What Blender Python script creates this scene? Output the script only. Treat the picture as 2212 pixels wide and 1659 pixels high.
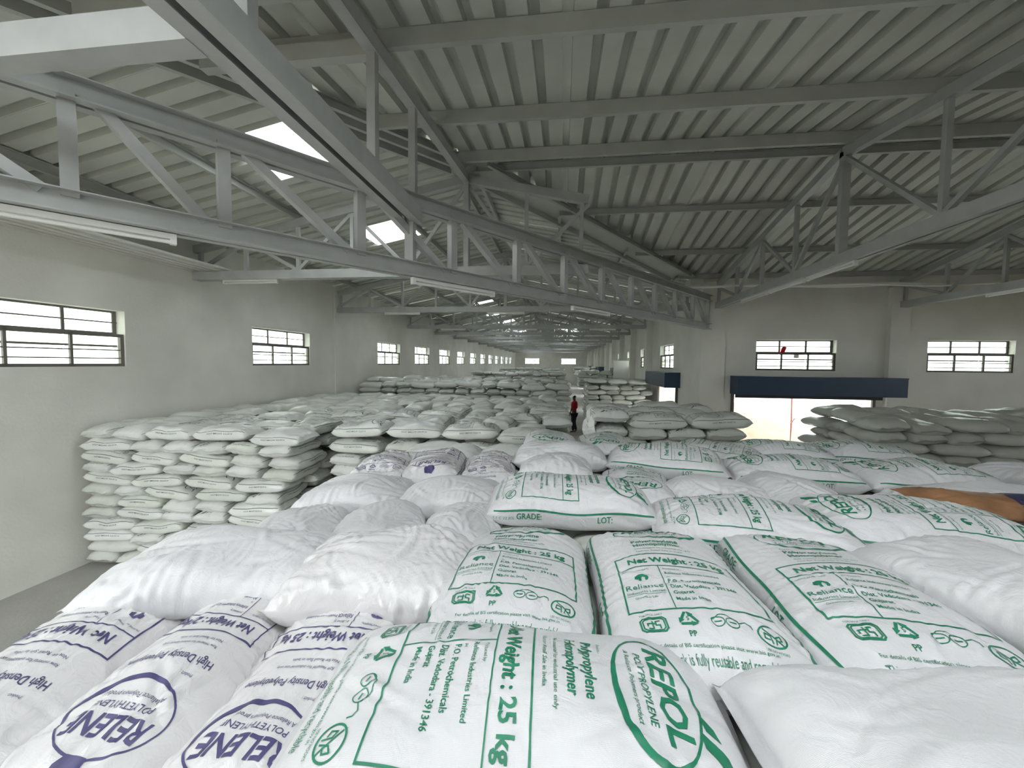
import bpy, bmesh, math, random
import numpy as np
from mathutils import Vector, Matrix

# ------------------------------------------------------------------ clean
for o in list(bpy.data.objects): bpy.data.objects.remove(o, do_unlink=True)
scene = bpy.context.scene
COL = scene.collection
H = 3.15                      # camera height above the floor; z below is measured from camera level
R = math.radians

# ------------------------------------------------------------------ camera
cam_d = bpy.data.cameras.new('camera'); cam = bpy.data.objects.new('camera', cam_d); COL.objects.link(cam)
yaw, pit, rol = R(6.953), R(-2.955), R(0.59)
fw = Vector((-math.sin(yaw)*math.cos(pit), math.cos(yaw)*math.cos(pit), math.sin(pit)))
r0 = Vector((math.cos(yaw), math.sin(yaw), 0)); u0 = r0.cross(fw)
rt = r0*math.cos(rol) + u0*math.sin(rol); up = u0*math.cos(rol) - r0*math.sin(rol)
m = Matrix((rt, up, -fw)).transposed().to_4x4(); m.translation = Vector((0, 0, H))
cam.matrix_world = m
cam_d.sensor_fit = 'HORIZONTAL'; cam_d.sensor_width = 36; cam_d.lens = 36*876.78/2212
cam_d.clip_start = .02; cam_d.clip_end = 400
scene.camera = cam

# ------------------------------------------------------------------ sky, exposure
world = bpy.data.worlds.new('overcast_sky'); scene.world = world; world.use_nodes = True
bg = world.node_tree.nodes['Background']
bg.inputs[0].default_value = (0.93, 0.97, 1.0, 1); bg.inputs[1].default_value = 12.5
vs = scene.view_settings
vs.view_transform = 'Standard'; vs.look = 'None'; vs.gamma = 1; vs.use_curve_mapping = False
vs.exposure = -0.02

def portal(name, loc, rot, sx, sy):
    d = bpy.data.lights.new(name, 'AREA'); d.shape = 'RECTANGLE'; d.size = sx; d.size_y = sy
    d.cycles.is_portal = True
    o = bpy.data.objects.new(name, d); COL.objects.link(o)
    o.location = (loc[0], loc[1], loc[2]+H); o.rotation_euler = rot
    return o

# ------------------------------------------------------------------ materials
def new_mat(name):
    mt = bpy.data.materials.new(name); mt.use_nodes = True
    nt = mt.node_tree; b = nt.nodes['Principled BSDF']
    return mt, nt, b
def mat(name, col, rough=.6, metal=0, var=0.0, vscale=3.0, bump=0.0, bscale=60.0, spec=.4, rnd=0.0):
    mt, nt, b = new_mat(name); N = nt.nodes; L = nt.links
    b.inputs['Base Color'].default_value = (*col, 1); b.inputs['Roughness'].default_value = rough
    b.inputs['Metallic'].default_value = metal; b.inputs['Specular IOR Level'].default_value = spec
    tc = N.new('ShaderNodeTexCoord')
    last = None
    if var:
        n = N.new('ShaderNodeTexNoise'); n.inputs['Scale'].default_value = vscale; n.inputs['Detail'].default_value = 6
        L.new(tc.outputs['Object'], n.inputs['Vector'])
        r = N.new('ShaderNodeValToRGB'); r.color_ramp.elements[0].position = .3; r.color_ramp.elements[1].position = .7
        r.color_ramp.elements[0].color = tuple(c*(1-var) for c in col)+(1,)
        r.color_ramp.elements[1].color = tuple(min(1, c*(1+var*.4)) for c in col)+(1,)
        L.new(n.outputs['Fac'], r.inputs['Fac']); last = r.outputs['Color']
    if rnd:
        oi = N.new('ShaderNodeObjectInfo'); hs = N.new('ShaderNodeHueSaturation')
        mr = N.new('ShaderNodeMapRange'); mr.inputs[3].default_value = 1-rnd; mr.inputs[4].default_value = 1+rnd*.3
        L.new(oi.outputs['Random'], mr.inputs[0]); L.new(mr.outputs[0], hs.inputs['Value'])
        if last: L.new(last, hs.inputs['Color'])
        else: hs.inputs['Color'].default_value = (*col, 1)
        last = hs.outputs['Color']
    if last: L.new(last, b.inputs['Base Color'])
    if bump:
        n2 = N.new('ShaderNodeTexNoise'); n2.inputs['Scale'].default_value = bscale; n2.inputs['Detail'].default_value = 4
        L.new(tc.outputs['Object'], n2.inputs['Vector'])
        bp = N.new('ShaderNodeBump'); bp.inputs['Strength'].default_value = bump; bp.inputs['Distance'].default_value = .02
        L.new(n2.outputs['Fac'], bp.inputs['Height']); L.new(bp.outputs['Normal'], b.inputs['Normal'])
    return mt

def sack_mat(name, col, rough, weave, crumple, rnd, tint=None):
    mt, nt, b = new_mat(name); N = nt.nodes; L = nt.links
    b.inputs['Roughness'].default_value = rough; b.inputs['Specular IOR Level'].default_value = .45
    tc = N.new('ShaderNodeTexCoord')
    n = N.new('ShaderNodeTexNoise'); n.inputs['Scale'].default_value = 7; n.inputs['Detail'].default_value = 5
    L.new(tc.outputs['Object'], n.inputs['Vector'])
    r = N.new('ShaderNodeValToRGB'); r.color_ramp.elements[0].position = .35; r.color_ramp.elements[1].position = .7
    r.color_ramp.elements[0].color = tuple(c*.95 for c in col)+(1,); r.color_ramp.elements[1].color = (*col, 1)
    L.new(n.outputs['Fac'], r.inputs['Fac'])
    oi = N.new('ShaderNodeObjectInfo'); hs = N.new('ShaderNodeHueSaturation')
    mr = N.new('ShaderNodeMapRange'); mr.inputs[3].default_value = 1-rnd; mr.inputs[4].default_value = 1.0
    L.new(oi.outputs['Random'], mr.inputs[0]); L.new(mr.outputs[0], hs.inputs['Value'])
    L.new(r.outputs['Color'], hs.inputs['Color'])
    out = hs.outputs['Color']
    if tint:
        mx = N.new('ShaderNodeMix'); mx.data_type = 'RGBA'; mx.blend_type = 'MULTIPLY'
        ml = N.new('ShaderNodeMath'); ml.operation = 'MULTIPLY'; ml.inputs[1].default_value = 7.31
        fr = N.new('ShaderNodeMath'); fr.operation = 'FRACT'
        L.new(oi.outputs['Random'], ml.inputs[0]); L.new(ml.outputs[0], fr.inputs[0]); L.new(fr.outputs[0], mx.inputs[0])
        L.new(out, mx.inputs[6]); mx.inputs[7].default_value = (*tint, 1); out = mx.outputs[2]
    L.new(out, b.inputs['Base Color'])
    h = N.new('ShaderNodeTexNoise'); h.inputs['Scale'].default_value = 17; h.inputs['Detail'].default_value = 5; h.inputs['Distortion'].default_value = 1.2
    L.new(tc.outputs['Object'], h.inputs['Vector'])
    bp = N.new('ShaderNodeBump'); bp.inputs['Strength'].default_value = crumple; bp.inputs['Distance'].default_value = .012
    L.new(h.outputs['Fac'], bp.inputs['Height'])
    nrm = bp
    if weave:
        mp = N.new('ShaderNodeMapping'); L.new(tc.outputs['Object'], mp.inputs['Vector'])
        w1 = N.new('ShaderNodeTexWave'); w1.wave_type = 'BANDS'; w1.bands_direction = 'X'; w1.inputs['Scale'].default_value = 130
        w2 = N.new('ShaderNodeTexWave'); w2.wave_type = 'BANDS'; w2.bands_direction = 'Y'; w2.inputs['Scale'].default_value = 130
        w1.inputs['Distortion'].default_value = 1.5; w2.inputs['Distortion'].default_value = 1.5
        L.new(mp.outputs[0], w1.inputs['Vector']); L.new(mp.outputs[0], w2.inputs['Vector'])
        ad = N.new('ShaderNodeMath'); ad.operation = 'MULTIPLY'; L.new(w1.outputs['Fac'], ad.inputs[0]); L.new(w2.outputs['Fac'], ad.inputs[1])
        b2 = N.new('ShaderNodeBump'); b2.inputs['Strength'].default_value = weave; b2.inputs['Distance'].default_value = .001
        L.new(ad.outputs[0], b2.inputs['Height']); L.new(bp.outputs['Normal'], b2.inputs['Normal']); nrm = b2
    L.new(nrm.outputs['Normal'], b.inputs['Normal'])
    return mt

def pane_mat(name, tcol, fac, dcol):
    mt = bpy.data.materials.new(name); mt.use_nodes = True; nt = mt.node_tree; nt.nodes.clear()
    N = nt.nodes; o = N.new('ShaderNodeOutputMaterial'); mx = N.new('ShaderNodeMixShader'); mx.inputs[0].default_value = fac
    t = N.new('ShaderNodeBsdfTransparent'); t.inputs[0].default_value = (*tcol, 1)
    d = N.new('ShaderNodeBsdfTranslucent'); d.inputs[0].default_value = (*dcol, 1)
    nt.links.new(t.outputs[0], mx.inputs[1]); nt.links.new(d.outputs[0], mx.inputs[2]); nt.links.new(mx.outputs[0], o.inputs[0])
    return mt

M = dict(
    wall=mat('white_plaster', (.76, .75, .69), .85, var=.12, vscale=.9, bump=.15, bscale=25),
    wallshade=mat('grey_plaster', (.60, .60, .56), .85, var=.15, vscale=.9, bump=.15, bscale=25),
    floor=mat('concrete', (.42, .41, .38), .8, var=.25, vscale=.7, bump=.2, bscale=30),
    sheet=mat('galvanised_sheet', (.62, .63, .575), .5, metal=.08, var=.12, vscale=1.3, rnd=.10),
    steel=mat('grey_painted_steel', (.44, .45, .44), .45, metal=.05, var=.12, vscale=4),
    purlin=mat('galvanised_purlin', (.47, .48, .45), .45, metal=.15, var=.1, vscale=3),
    frame=mat('brown_window_steel', (.10, .085, .075), .5),
    framel=mat('grey_window_steel', (.17, .155, .14), .5),
    blue=mat('blue_shutter_paint', (.028, .052, .095), .4, var=.1),
    slat=mat('shutter_steel', (.28, .31, .34), .4, metal=.5),
    white=mat('white_enamel', (.78, .78, .75), .35),
    pvc=mat('white_pvc', (.74, .73, .68), .4, var=.06),
    cable=mat('pale_conduit', (.78, .78, .74), .35),
    dark=mat('dark_rubber', (.03, .03, .03), .6),
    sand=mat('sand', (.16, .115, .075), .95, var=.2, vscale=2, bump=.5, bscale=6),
    outwall=mat('whitewash', (.85, .84, .80), .9, var=.06),
    rust=mat('rusty_pole', (.25, .10, .08), .7),
    orange=mat('orange_paint', (.80, .22, .04), .5),
    red=mat('red_cloth', (.62, .02, .03), .8),
    trouser=mat('black_cloth', (.012, .012, .018), .8),
    skin=mat('brown_skin', (.13, .065, .045), .6),
    hair=mat('black_hair', (.008, .008, .008), .5),
    pane=pane_mat('window_glass', (.62, .65, .61), .30, (.7, .74, .7)),
    sky=pane_mat('translucent_sheet', (.80, .82, .82), .4, (.9, .9, .9)),
    green=mat('green_ink', (.020, .215, .115), .45, var=.2, vscale=30),
    violet=mat('violet_ink', (.085, .075, .19), .45, var=.2, vscale=30),
    greyink=mat('grey_ink', (.12, .15, .14), .5),
    woven=sack_mat('woven_white_sack', (.70, .69, .70), .31, .30, .38, .03),
    film=sack_mat('white_film_sack', (.71, .69, .69), .22, 0, .42, .03),
    stack=sack_mat('stacked_white_sack', (.75, .76, .735), .27, 0, .35, .10, (.90, .92, .86)),
    wrap=sack_mat('loose_white_plastic', (.86, .86, .83), .22, 0, .5, .03),
    brownsack=mat('brown_printed_sack', (.33, .17, .085), .4, var=.45, vscale=9),
    navy=mat('navy_print', (.03, .03, .09), .4),
    paper=mat('pale_paper', (.8, .8, .74), .7),
    leaf=mat('outdoor_green', (.16, .24, .07), .9, var=.4, vscale=1.5),
)

# ------------------------------------------------------------------ mesh helpers
class MB:
    def __init__(s): s.v = []; s.f = []
    def box(s, x0, x1, y0, y1, z0, z1):
        n = len(s.v)
        s.v += [(x0, y0, z0), (x1, y0, z0), (x1, y1, z0), (x0, y1, z0), (x0, y0, z1), (x1, y0, z1), (x1, y1, z1), (x0, y1, z1)]
        s.f += [tuple(n+i for i in q) for q in ((3, 2, 1, 0), (4, 5, 6, 7), (0, 1, 5, 4), (1, 2, 6, 5), (2, 3, 7, 6), (3, 0, 4, 7))]
        return s
    def beam(s, p, q, w, h, upv=(0, 0, 1)):
        p = Vector(p); q = Vector(q); d = (q-p).normalized(); sd = d.cross(Vector(upv))
        if sd.length < 1e-4: sd = d.cross(Vector((0, 1, 0)))
        sd.normalize(); u = sd.cross(d).normalized(); n = len(s.v)
        for c in (p, q):
            for a, b in ((-1, -1), (1, -1), (1, 1), (-1, 1)):
                s.v.append(tuple(c+sd*(a*w/2)+u*(b*h/2)))
        s.f += [tuple(n+i for i in t) for t in ((0, 1, 2, 3), (7, 6, 5, 4), (0, 4, 5, 1), (1, 5, 6, 2), (2, 6, 7, 3), (3, 7, 4, 0))]
        return s
    def channel(s, p, q, w, h, t=.012, side=1, upv=(0, 0, 1)):
        # C section: web + two flanges, opening to one side
        p = Vector(p); q = Vector(q); d = (q-p).normalized(); sd = d.cross(Vector(upv)).normalized(); u = sd.cross(d).normalized()
        s.beam(p-sd*side*(w/2-t/2), q-sd*side*(w/2-t/2), t, h, upv)
        for k in (-1, 1): s.beam(p+u*k*(h/2-t/2)+sd*side*t/2, q+u*k*(h/2-t/2)+sd*side*t/2, w-t, t, upv)
        return s
    def tube(s, pts, r, n=8):
        pts = [Vector(p) for p in pts]; base = len(s.v)
        for i, p in enumerate(pts):
            d = (pts[min(i+1, len(pts)-1)]-pts[max(i-1, 0)]).normalized()
            a = d.cross(Vector((0, 0, 1)));
            if a.length < 1e-3: a = d.cross(Vector((1, 0, 0)))
            a.normalize(); b = a.cross(d)
            for k in range(n):
                t = 2*math.pi*k/n; s.v.append(tuple(p+a*r*math.cos(t)+b*r*math.sin(t)))
        for i in range(len(pts)-1):
            for k in range(n):
                s.f.append((base+i*n+k, base+i*n+(k+1) % n, base+(i+1)*n+(k+1) % n, base+(i+1)*n+k))
        s.f.append(tuple(base+k for k in range(n))[::-1]); s.f.append(tuple(base+(len(pts)-1)*n+k for k in range(n)))
        return s
    def mesh(s, name, mt):
        me = bpy.data.meshes.new(name); me.from_pydata(s.v, [], s.f); me.materials.append(mt); me.update()
        return me
    def build(s, name, mt, parent=None, loc=(0, 0, 0)):
        return place(name, s.mesh(name, mt), parent, loc)

def place(name, me, parent=None, loc=(0, 0, 0), rz=0):
    o = bpy.data.objects.new(name, me); COL.objects.link(o); o.parent = parent
    o.location = (loc[0], loc[1], loc[2]+(0 if parent else H)); o.rotation_euler[2] = rz
    return o
def empty(name, loc=(0, 0, 0), rz=0): 
    o = place(name, None, None, loc, rz); o.empty_display_size = .1; return o
def tag(o, label=None, cat=None, group=None, kind=None):
    if label: o['label'] = label
    if cat: o['category'] = cat
    if group: o['group'] = group
    if kind: o['kind'] = kind
    return o
def copy_tree(o, parent=None):
    c = o.copy(); COL.objects.link(c); c.parent = parent
    for ch in o.children: copy_tree(ch, c)
    return c
def smooth(me):
    me.polygons.foreach_set('use_smooth', [True]*len(me.polygons))

# ------------------------------------------------------------------ plan of the building (metres, camera above origin)
XW, XE = -7.2, 3.9            # inner faces of the long hall's walls
YN, YS, YEND, X2 = 12.04, -3.2, 63.3, 16.0
RX, RY, RZ = -1.74, 6.95, 3.5 # ridge of long hall, ridge of side hall, ridge height
SL, SS, SN = .205, .12, .21   # roof slopes
ZS, ZT = -.12, .786           # window sill and head
left_win = [(-1.2, 1.0), (3.75, 5.94), (8.73, 10.92)] + [(15.26+4.08*k, 17.5+4.08*k) for k in range(11)]
east_win = [(14.9+4.08*k, 16.9+4.08*k) for k in range(11)]
east_door = [(14.25+12.24*k, 16.9+12.24*k) for k in range(4)]
north_win = [(5.35, 7.4), (9.61, 11.65)]
end_win = [(-5.75, -3.44), (-.11, 2.18)]

def wall(name, axis, c0, c1, a0, a1, zt, openings, mt):
    # axis 'Y': wall runs along Y between c0..c1 in X; openings (a0,a1,z0,z1)
    cuts = sorted({a0, a1, *[o[0] for o in openings], *[o[1] for o in openings]})
    b = MB()
    for p, q in zip(cuts, cuts[1:]):
        mid = (p+q)/2; zz = -H
        for o in sorted([o for o in openings if o[0] <= mid <= o[1]], key=lambda o: o[2])+[(0, 0, zt, zt)]:
            if o[2]-zz > 1e-4:
                if axis == 'Y': b.box(c0, c1, p, q, zz, o[2])
                else: b.box(p, q, c0, c1, zz, o[2])
            zz = o[3]
    return tag(b.build(name, mt), kind='structure')

fl = tag(MB().box(XW-.23, X2+.23, YS-.23, YEND+.23, -H-.15, -H).build('floor', M['floor']), kind='structure')
wall('wall_left', 'Y', XW-.23, XW, YS, YEND, 2.43, [(a, b, ZS, ZT) for a, b in left_win], M['wall'])
wall('wall_right', 'Y', XE, XE+.23, YN+.25, YEND, 2.39, [(a, b, ZS-.03, ZT-.05) for a, b in east_win]+[(a, b, -H, -.8) for a, b in east_door], M['wall'])
wall('wall_north', 'X', YN, YN+.23, XE, X2, 2.48, [(a, b, -.128, .713) for a, b in north_win]+[(4.75, 8.35, -H, -.82)], M['wall'])
wall('wall_east', 'Y', X2, X2+.23, YS, YN+.23, 3.45, [(a, a+2.1, ZS, ZT) for a in (-1.5, 3, 7.5)], M['wall'])
south_open = [(-6.6, -3.7, -H, 1.45)]
wall('wall_south', 'X', YS-.23, YS, XW-.23, X2, 2.34, south_open, M['wall'])
we = wall('wall_end', 'X', YEND, YEND+.23, XW-.23, XE+.23, 2.3, [(a, b, ZS, ZT) for a, b in end_win], M['wall'])
g = MB(); n0 = [(XW-.2, 2.3), (XE+.2, 2.3), (RX, 3.48)]
g.v = [(x, YEND, z) for x, z in n0]+[(x, YEND+.23, z) for x, z in n0]
g.f = [(0, 1, 2), (5, 4, 3), (0, 3, 4, 1), (1, 4, 5, 2), (2, 5, 3, 0)]
g.build('gable', M['wall'], we, (0, 0, 0))

# pilasters are part of the walls they stand against
TY = [7.3, 12.4]+[18.47+4.08*k for k in range(11)]
wr = bpy.data.objects['wall_right']; wn = bpy.data.objects['wall_north']
for y in TY[2:]: MB().box(XE-.27, XE, y-.2, y+.2, -H, 2.0).build('pilaster', M['wall'], wr)
MB().box(XE-.05, XE+.58, YN-.14, YN+.25, -H, 2.30).build('corner_pilaster', M['wall'], wn)
MB().box(XE-.35, XE+.25, YN+.02, YN+.55, 2.2, 2.5).build('eave_light_stop', M['wall'], wn)  # added block that stops sky light leaking in at the roof corner
for x in (8.83, 13.45): MB().box(x-.23, x+.23, YN-.14, YN, -H, 2.1).build('pilaster', M['wall'], wn)
MB().box(RX-.2, RX+.2, YEND-.2, YEND, -H, 3.2).build('pilaster', M['wall'], we)
wl = bpy.data.objects['wall_left']
MB().box(XW, XW+.025, 12.2, 15.0, -H, 2.3).build('pilaster', M['wall'], wl)

# ------------------------------------------------------------------ roof: corrugated sheets, purlins, skylights
roof = empty('ceiling', (0, 0, 0)); tag(roof, kind='structure')
PROF = [(0, 0), (.190, 0), (.199, .09), (.291, .09), (.3, 0)]
def zL(x): return RZ+SL*(x-RX)
def zR(x): return RZ-SL*(x-RX)
def zS(y): return RZ-SS*(RY-y)
def zN(y): return RZ-SN*(y-RY)
def hipX(y): return RX-(RY-y)*SS/SL
def hipY(x): return RY-(RX-x)*SL/SS
def valX(y): return RX+(y-RY)*SN/SL
def valY(x): return RY+(x-RX)*SL/SN
def sheet(p0, start, end, pt, name='roof_sheet', mt=None, lift=0.0, nr=4):
    v = []; f = []
    ps = []
    for r in range(nr):
        for (o, h) in PROF[:-1]: ps.append((p0+r*.3+o, h))
    ps.append((p0+nr*.3+.012, 0))
    for p, h in ps:
        a, b = start(p), end(p)
        for t in (a, b):
            x, y, z = pt(p, t); v.append((x, y, z+h+lift))
    for i in range(len(ps)-1): f.append((2*i, 2*i+1, 2*i+3, 2*i+2))
    me = bpy.data.meshes.new(name); me.from_pydata(v, [], f); me.materials.append(mt or M['sheet']); me.update()
    return place(name, me, roof)
y = -2.16
starts = []
while y < YEND: starts.append(y); y += 1.2
sky_idx = {round(s, 2) for s in starts if abs(s-5.04) < .01 or abs(s-8.64) < .01 or abs(s-13.44) < .01 or (s > 18 and int(round((s-5.04)/1.2)) % 4 == 0)}
LP = lambda p, t: (t, p, zL(t)); EP = lambda p, t: (t, p, zR(t))
SP = lambda p, t: (p, t, zS(t)); NP = lambda p, t: (p, t, zN(t))
top_L = lambda p: RX if p > RY else hipX(p)
for i, s in enumerate(starts):
    lf = .004*(i % 2)
    if round(s, 2) in sky_idx:
        sheet(s, top_L, lambda p: -3.5, LP, lift=lf); sheet(s, lambda p: -4.62, lambda p: XW-.15, LP, lift=lf)
        sheet(s, lambda p: -3.5, lambda p: -4.62, LP, 'skylight_sheet', M['sky'], lf)
    else: sheet(s, top_L, lambda p: XW-.15, LP, lift=lf)
    if s > RY-1.2:
        if s > 24 and i % 10 == 0:  # right-slope sky panels added to brighten the far end of the hall
            sheet(s, lambda p: RX, lambda p: -.4, EP, lift=lf); sheet(s, lambda p: 1.2, lambda p: XE+.15, EP, lift=lf)
            sheet(s, lambda p: -.4, lambda p: 1.2, EP, 'skylight_sheet', M['sky'], lf)
        else: sheet(s, lambda p: RX, lambda p: RX if p < RY else min(XE+.15, valX(p)), EP, lift=lf)
x = -7.14; i = 0
while x < X2:
    lf = .004*(i % 2)
    topf = lambda p: RY if p > RX else hipY(p)
    if -6 < x < 1.5 and i % 3 != 2:  # unseen sky panels added above the camera to light the near sacks
        sheet(x, topf, lambda p: min(topf(p), .5), SP, lift=lf)
        sheet(x, lambda p: min(topf(p), .5), lambda p: min(topf(p), -1.1), SP, 'skylight_sheet', M['sky'], lf)
        sheet(x, lambda p: min(topf(p), -1.1), lambda p: YS-.3, SP, lift=lf)
    else: sheet(x, topf, lambda p: min(topf(p), YS-.3), SP, lift=lf)
    if x > RX-1.2: sheet(x, lambda p: RY, lambda p: RY if p < RX else min(YN+.3, valY(p)), NP, lift=lf)
    x += 1.2; i += 1

def purlin(p, q, side=1, h=.13, w=.06, mt='purlin', name='purlin'):
    return MB().channel(p, q, w, h, .006, side).build(name, M[mt], roof)
dz = -.075
for xx in (-1.92, -3.35, -5.05, -6.6):               # left slope, along Y
    purlin((xx, max(RY-(RX-xx)*SL/SS, YS) + .05, zL(xx)+dz), (xx, YEND, zL(xx)+dz), 1)
for xx in (-1.56, -.1, 1.5, 3.1):                     # right slope
    purlin((xx, valY(xx), zR(xx)+dz), (xx, YEND, zR(xx)+dz), -1)
for yy, w in ((6.72, .07), (5.38, .07), (3.82, .07), (2.1, .07), (.4, .07), (-1.4, .07)):  # side hall, near slope
    purlin((hipX(yy)+.05, yy, zS(yy)+dz-.02), (X2, yy, zS(yy)+dz-.02), -1, .17)
purlin((hipX(3.82)+.05, 3.72, zS(3.82)-.24), (RX-.05, 3.72, zS(3.82)-.24), -1, .15, .1)
purlin((hipX(3.0)+.1, 3.0, zS(3.0)-.18), (RX+.02, 3.0, zS(3.0)-.18), -1, .16, .1)
for yy in (7.14, 8.55, 10.35, 11.75):                 # side hall, far slope
    purlin((valX(yy), yy, zN(yy)+dz), (X2, yy, zN(yy)+dz), 1, .13)
# hip: a pair of members, valley: two edge members and a smooth tray
hd = Vector((-SS/SL, -1, 0)).normalized(); hn = Vector((hd.y, -hd.x, 0))
for s_, off in ((1, .11), (-1, .11), (1, .3)):
    a = Vector((RX, RY, 0))+hn*s_*off; b = a+hd*9.5
    f_ = (lambda P: min(zL(P.x), zS(P.y)))
    a.z = f_(a)-.09; b.z = f_(b)-.09
    purlin(a, b, s_, .12)
vd = Vector((SN/SL, 1, 0)).normalized(); vn = Vector((vd.y, -vd.x, 0))
for s_ in (1, -1):
    a = Vector((RX, RY, 0))+vn*s_*.34+vd*.3; b = a+vd*6.6
    a.z = max(zR(a.x) if s_ > 0 else 0, zN(a.y) if s_ < 0 else 0)-.09
    b.z = (zR(b.x) if s_ > 0 else zN(b.y))-.09
    a.z = min(zR(a.x), zN(a.y))-.05+(.0); b.z = min(zR(b.x), zN(b.y))-.05
    purlin(a, b, s_, .1)
tr = MB(); a = Vector((RX, RY, zR(RX)-.03)); b = a+vd*7.2; b.z = zR(b.x)-.03
tr.beam(a+vd*.2-Vector((0, 0, .02)), b-Vector((0, 0, .02)), .66, .008)
tr.build('valley_tray', M['sheet'], roof)

for nm_, a, b in (('ridge_cap', (RX, RY-.2, RZ), (RX, YEND, RZ)), ('ridge_cap', (RX, RY, RZ), (X2, RY, RZ)), ('hip_cap', (RX, RY, RZ), (RX+hd.x*10.5, RY+hd.y*10.5, RZ+SL*hd.x*10.5))):
    a = Vector(a)+Vector((0, 0, .105)); b = Vector(b)+Vector((0, 0, .105))
    MB().beam(a, b, .7, .006).build(nm_, M['sheet'], roof)

# ------------------------------------------------------------------ trusses
ZB0, ZB1 = 1.56, 1.72         # bottom chord of the roof trusses
def web(parent, p, q, w=.07, h=.07, name='web_member', mt='steel'):
    return MB().beam(p, q, w, h, (0, 1, 0) if abs(Vector(q).x-Vector(p).x)+abs(Vector(q).y-Vector(p).y) < .01 else (0, 0, 1)).build(name, M[mt], parent)

def make_truss(axis, a0, a1, ridge, ztop, n_l, n_r, label, group=None, rafter_ends=None, kingw=.12):
    """axis 'X': truss runs along X. ztop(t) sheet height. local frame: coordinate t along the axis."""
    root = empty('roof_truss')
    P = (lambda t, z: (t, 0, z)) if axis == 'X' else (lambda t, z: (0, t, z))
    zr = lambda t: ztop(t)-.225
    b = MB()
    for sd in (-1, 1):
        off = Vector((0, .055*sd, 0)) if axis == 'X' else Vector((.055*sd, 0, 0))
        b.channel(Vector(P(a0, (ZB0+ZB1)/2))+off, Vector(P(a1, (ZB0+ZB1)/2))+off, .075, ZB1-ZB0, .008, sd if axis == 'X' else -sd)
    b.build('bottom_chord', M['steel'], root)
    for t0, t1 in ((a0, ridge), (ridge, a1)):
        MB().beam(P(t0, zr(t0)), P(t1, zr(t1)), .12, .14).build('rafter', M['steel'], root)
    MB().beam(P(ridge, ZB1), P(ridge, zr(ridge)), .09, kingw, (0, 1, 0) if axis == 'X' else (1, 0, 0)).build('king_post', M['steel'], root)
    for (s, e, n) in ((ridge, a0, n_l), (ridge, a1, n_r)):
        ts = [s+(e-s)*i/n for i in range(n+1)]
        for i in range(1, n+1):
            t = ts[i] if i < n else ts[i]-math.copysign(.12, e-s)
            web(root, P(t, ZB1), P(t, zr(t)-.06), .065, .065, 'web_post')
        for i in range(n):
            ta, tb = ts[i], ts[i+1]
            if i % 2 == 0: p, q = P(ta, zr(ta)-.07), P(tb, ZB1)
            else: p, q = P(ta, ZB1), P(tb, zr(tb)-.07)
            web(root, p, q, .06, .06, 'web_diagonal')
    tag(root, label, 'roof truss', group)
    return root
zt_h1 = lambda t: zL(t) if t < RX else zR(t)
proto = make_truss('X', XW, XE-.2, RX, zt_h1, 5, 5, '', 'roof trusses of the long hall')
ordn = ['second', 'third', 'fourth', 'fifth', 'sixth', 'seventh', 'eighth', 'ninth', 'tenth', 'eleventh', 'twelfth', 'thirteenth']
for i, yy in enumerate(TY[1:]):
    t = proto if i == 0 else copy_tree(proto)
    t.location = (0, yy, H); t['label'] = 'grey steel roof truss spanning the long hall, %s from the camera' % ordn[i]
t1 = make_truss('X', XW, .42, RX, zt_h1, 5, 2, 'grey steel truss whose peak meets the ridges, nearest across the long hall', 'roof trusses of the long hall', kingw=.16)
t1.location = (0, TY[0], H)
zt_h2 = lambda t: zS(t) if t < RY else zN(t)
for xx, lb in ((4.26, 'steel roof truss running overhead from the corner pillar, above the shutter door'),
               (8.88, 'dim steel roof truss at upper right, ending between two windows'),
               (13.5, 'steel roof truss at the far right end of the side hall')):
    t = make_truss('Y', YS, YN-.05, RY, zt_h2, 6, 4, lb, 'roof trusses of the side hall'); t.location = (xx, 0, H)

# diagonal lattice girder carried by the corner pillar
gx = lambda y: .785*y-5.3
gi = empty('lattice_girder', (0, 0, 0)); tag(gi, 'big grey lattice girder running diagonally from upper left to the corner pillar', 'girder')
gdir = Vector((.785, 1, 0)).normalized(); gn = Vector((gdir.y, -gdir.x, 0))
for z, nm in ((1.06, 'bottom_chord'), (1.82, 'top_chord')):
    b = MB()
    for sd in (-1, 1):
        p = Vector((gx(11.85), 11.85, z))+gn*.06*sd; q = Vector((gx(-1.5), -1.5, z))+gn*.06*sd
        b.channel(q, p, .085, .155, .009, sd)
    b.build(nm, M['steel'], gi)
gy = [11.78, 10.95, 10.12, 9.30, 8.48, 7.64, 6.77, 5.90, 5.0, 4.07, 3.15, 2.46, 1.5, .6, -.3, -1.2]
for k, yy in enumerate(gy):
    MB().beam((gx(yy), yy, 1.10), (gx(yy), yy, 1.80), .09, .09, gdir).build('web_post', M['steel'], gi)
    if k: 
        y2 = gy[k-1]
        MB().beam((gx(yy+.12), yy+.12, 1.78), (gx(y2-.1), y2-.1, 1.12), .08, .075).build('web_diagonal', M['steel'], gi)

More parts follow.
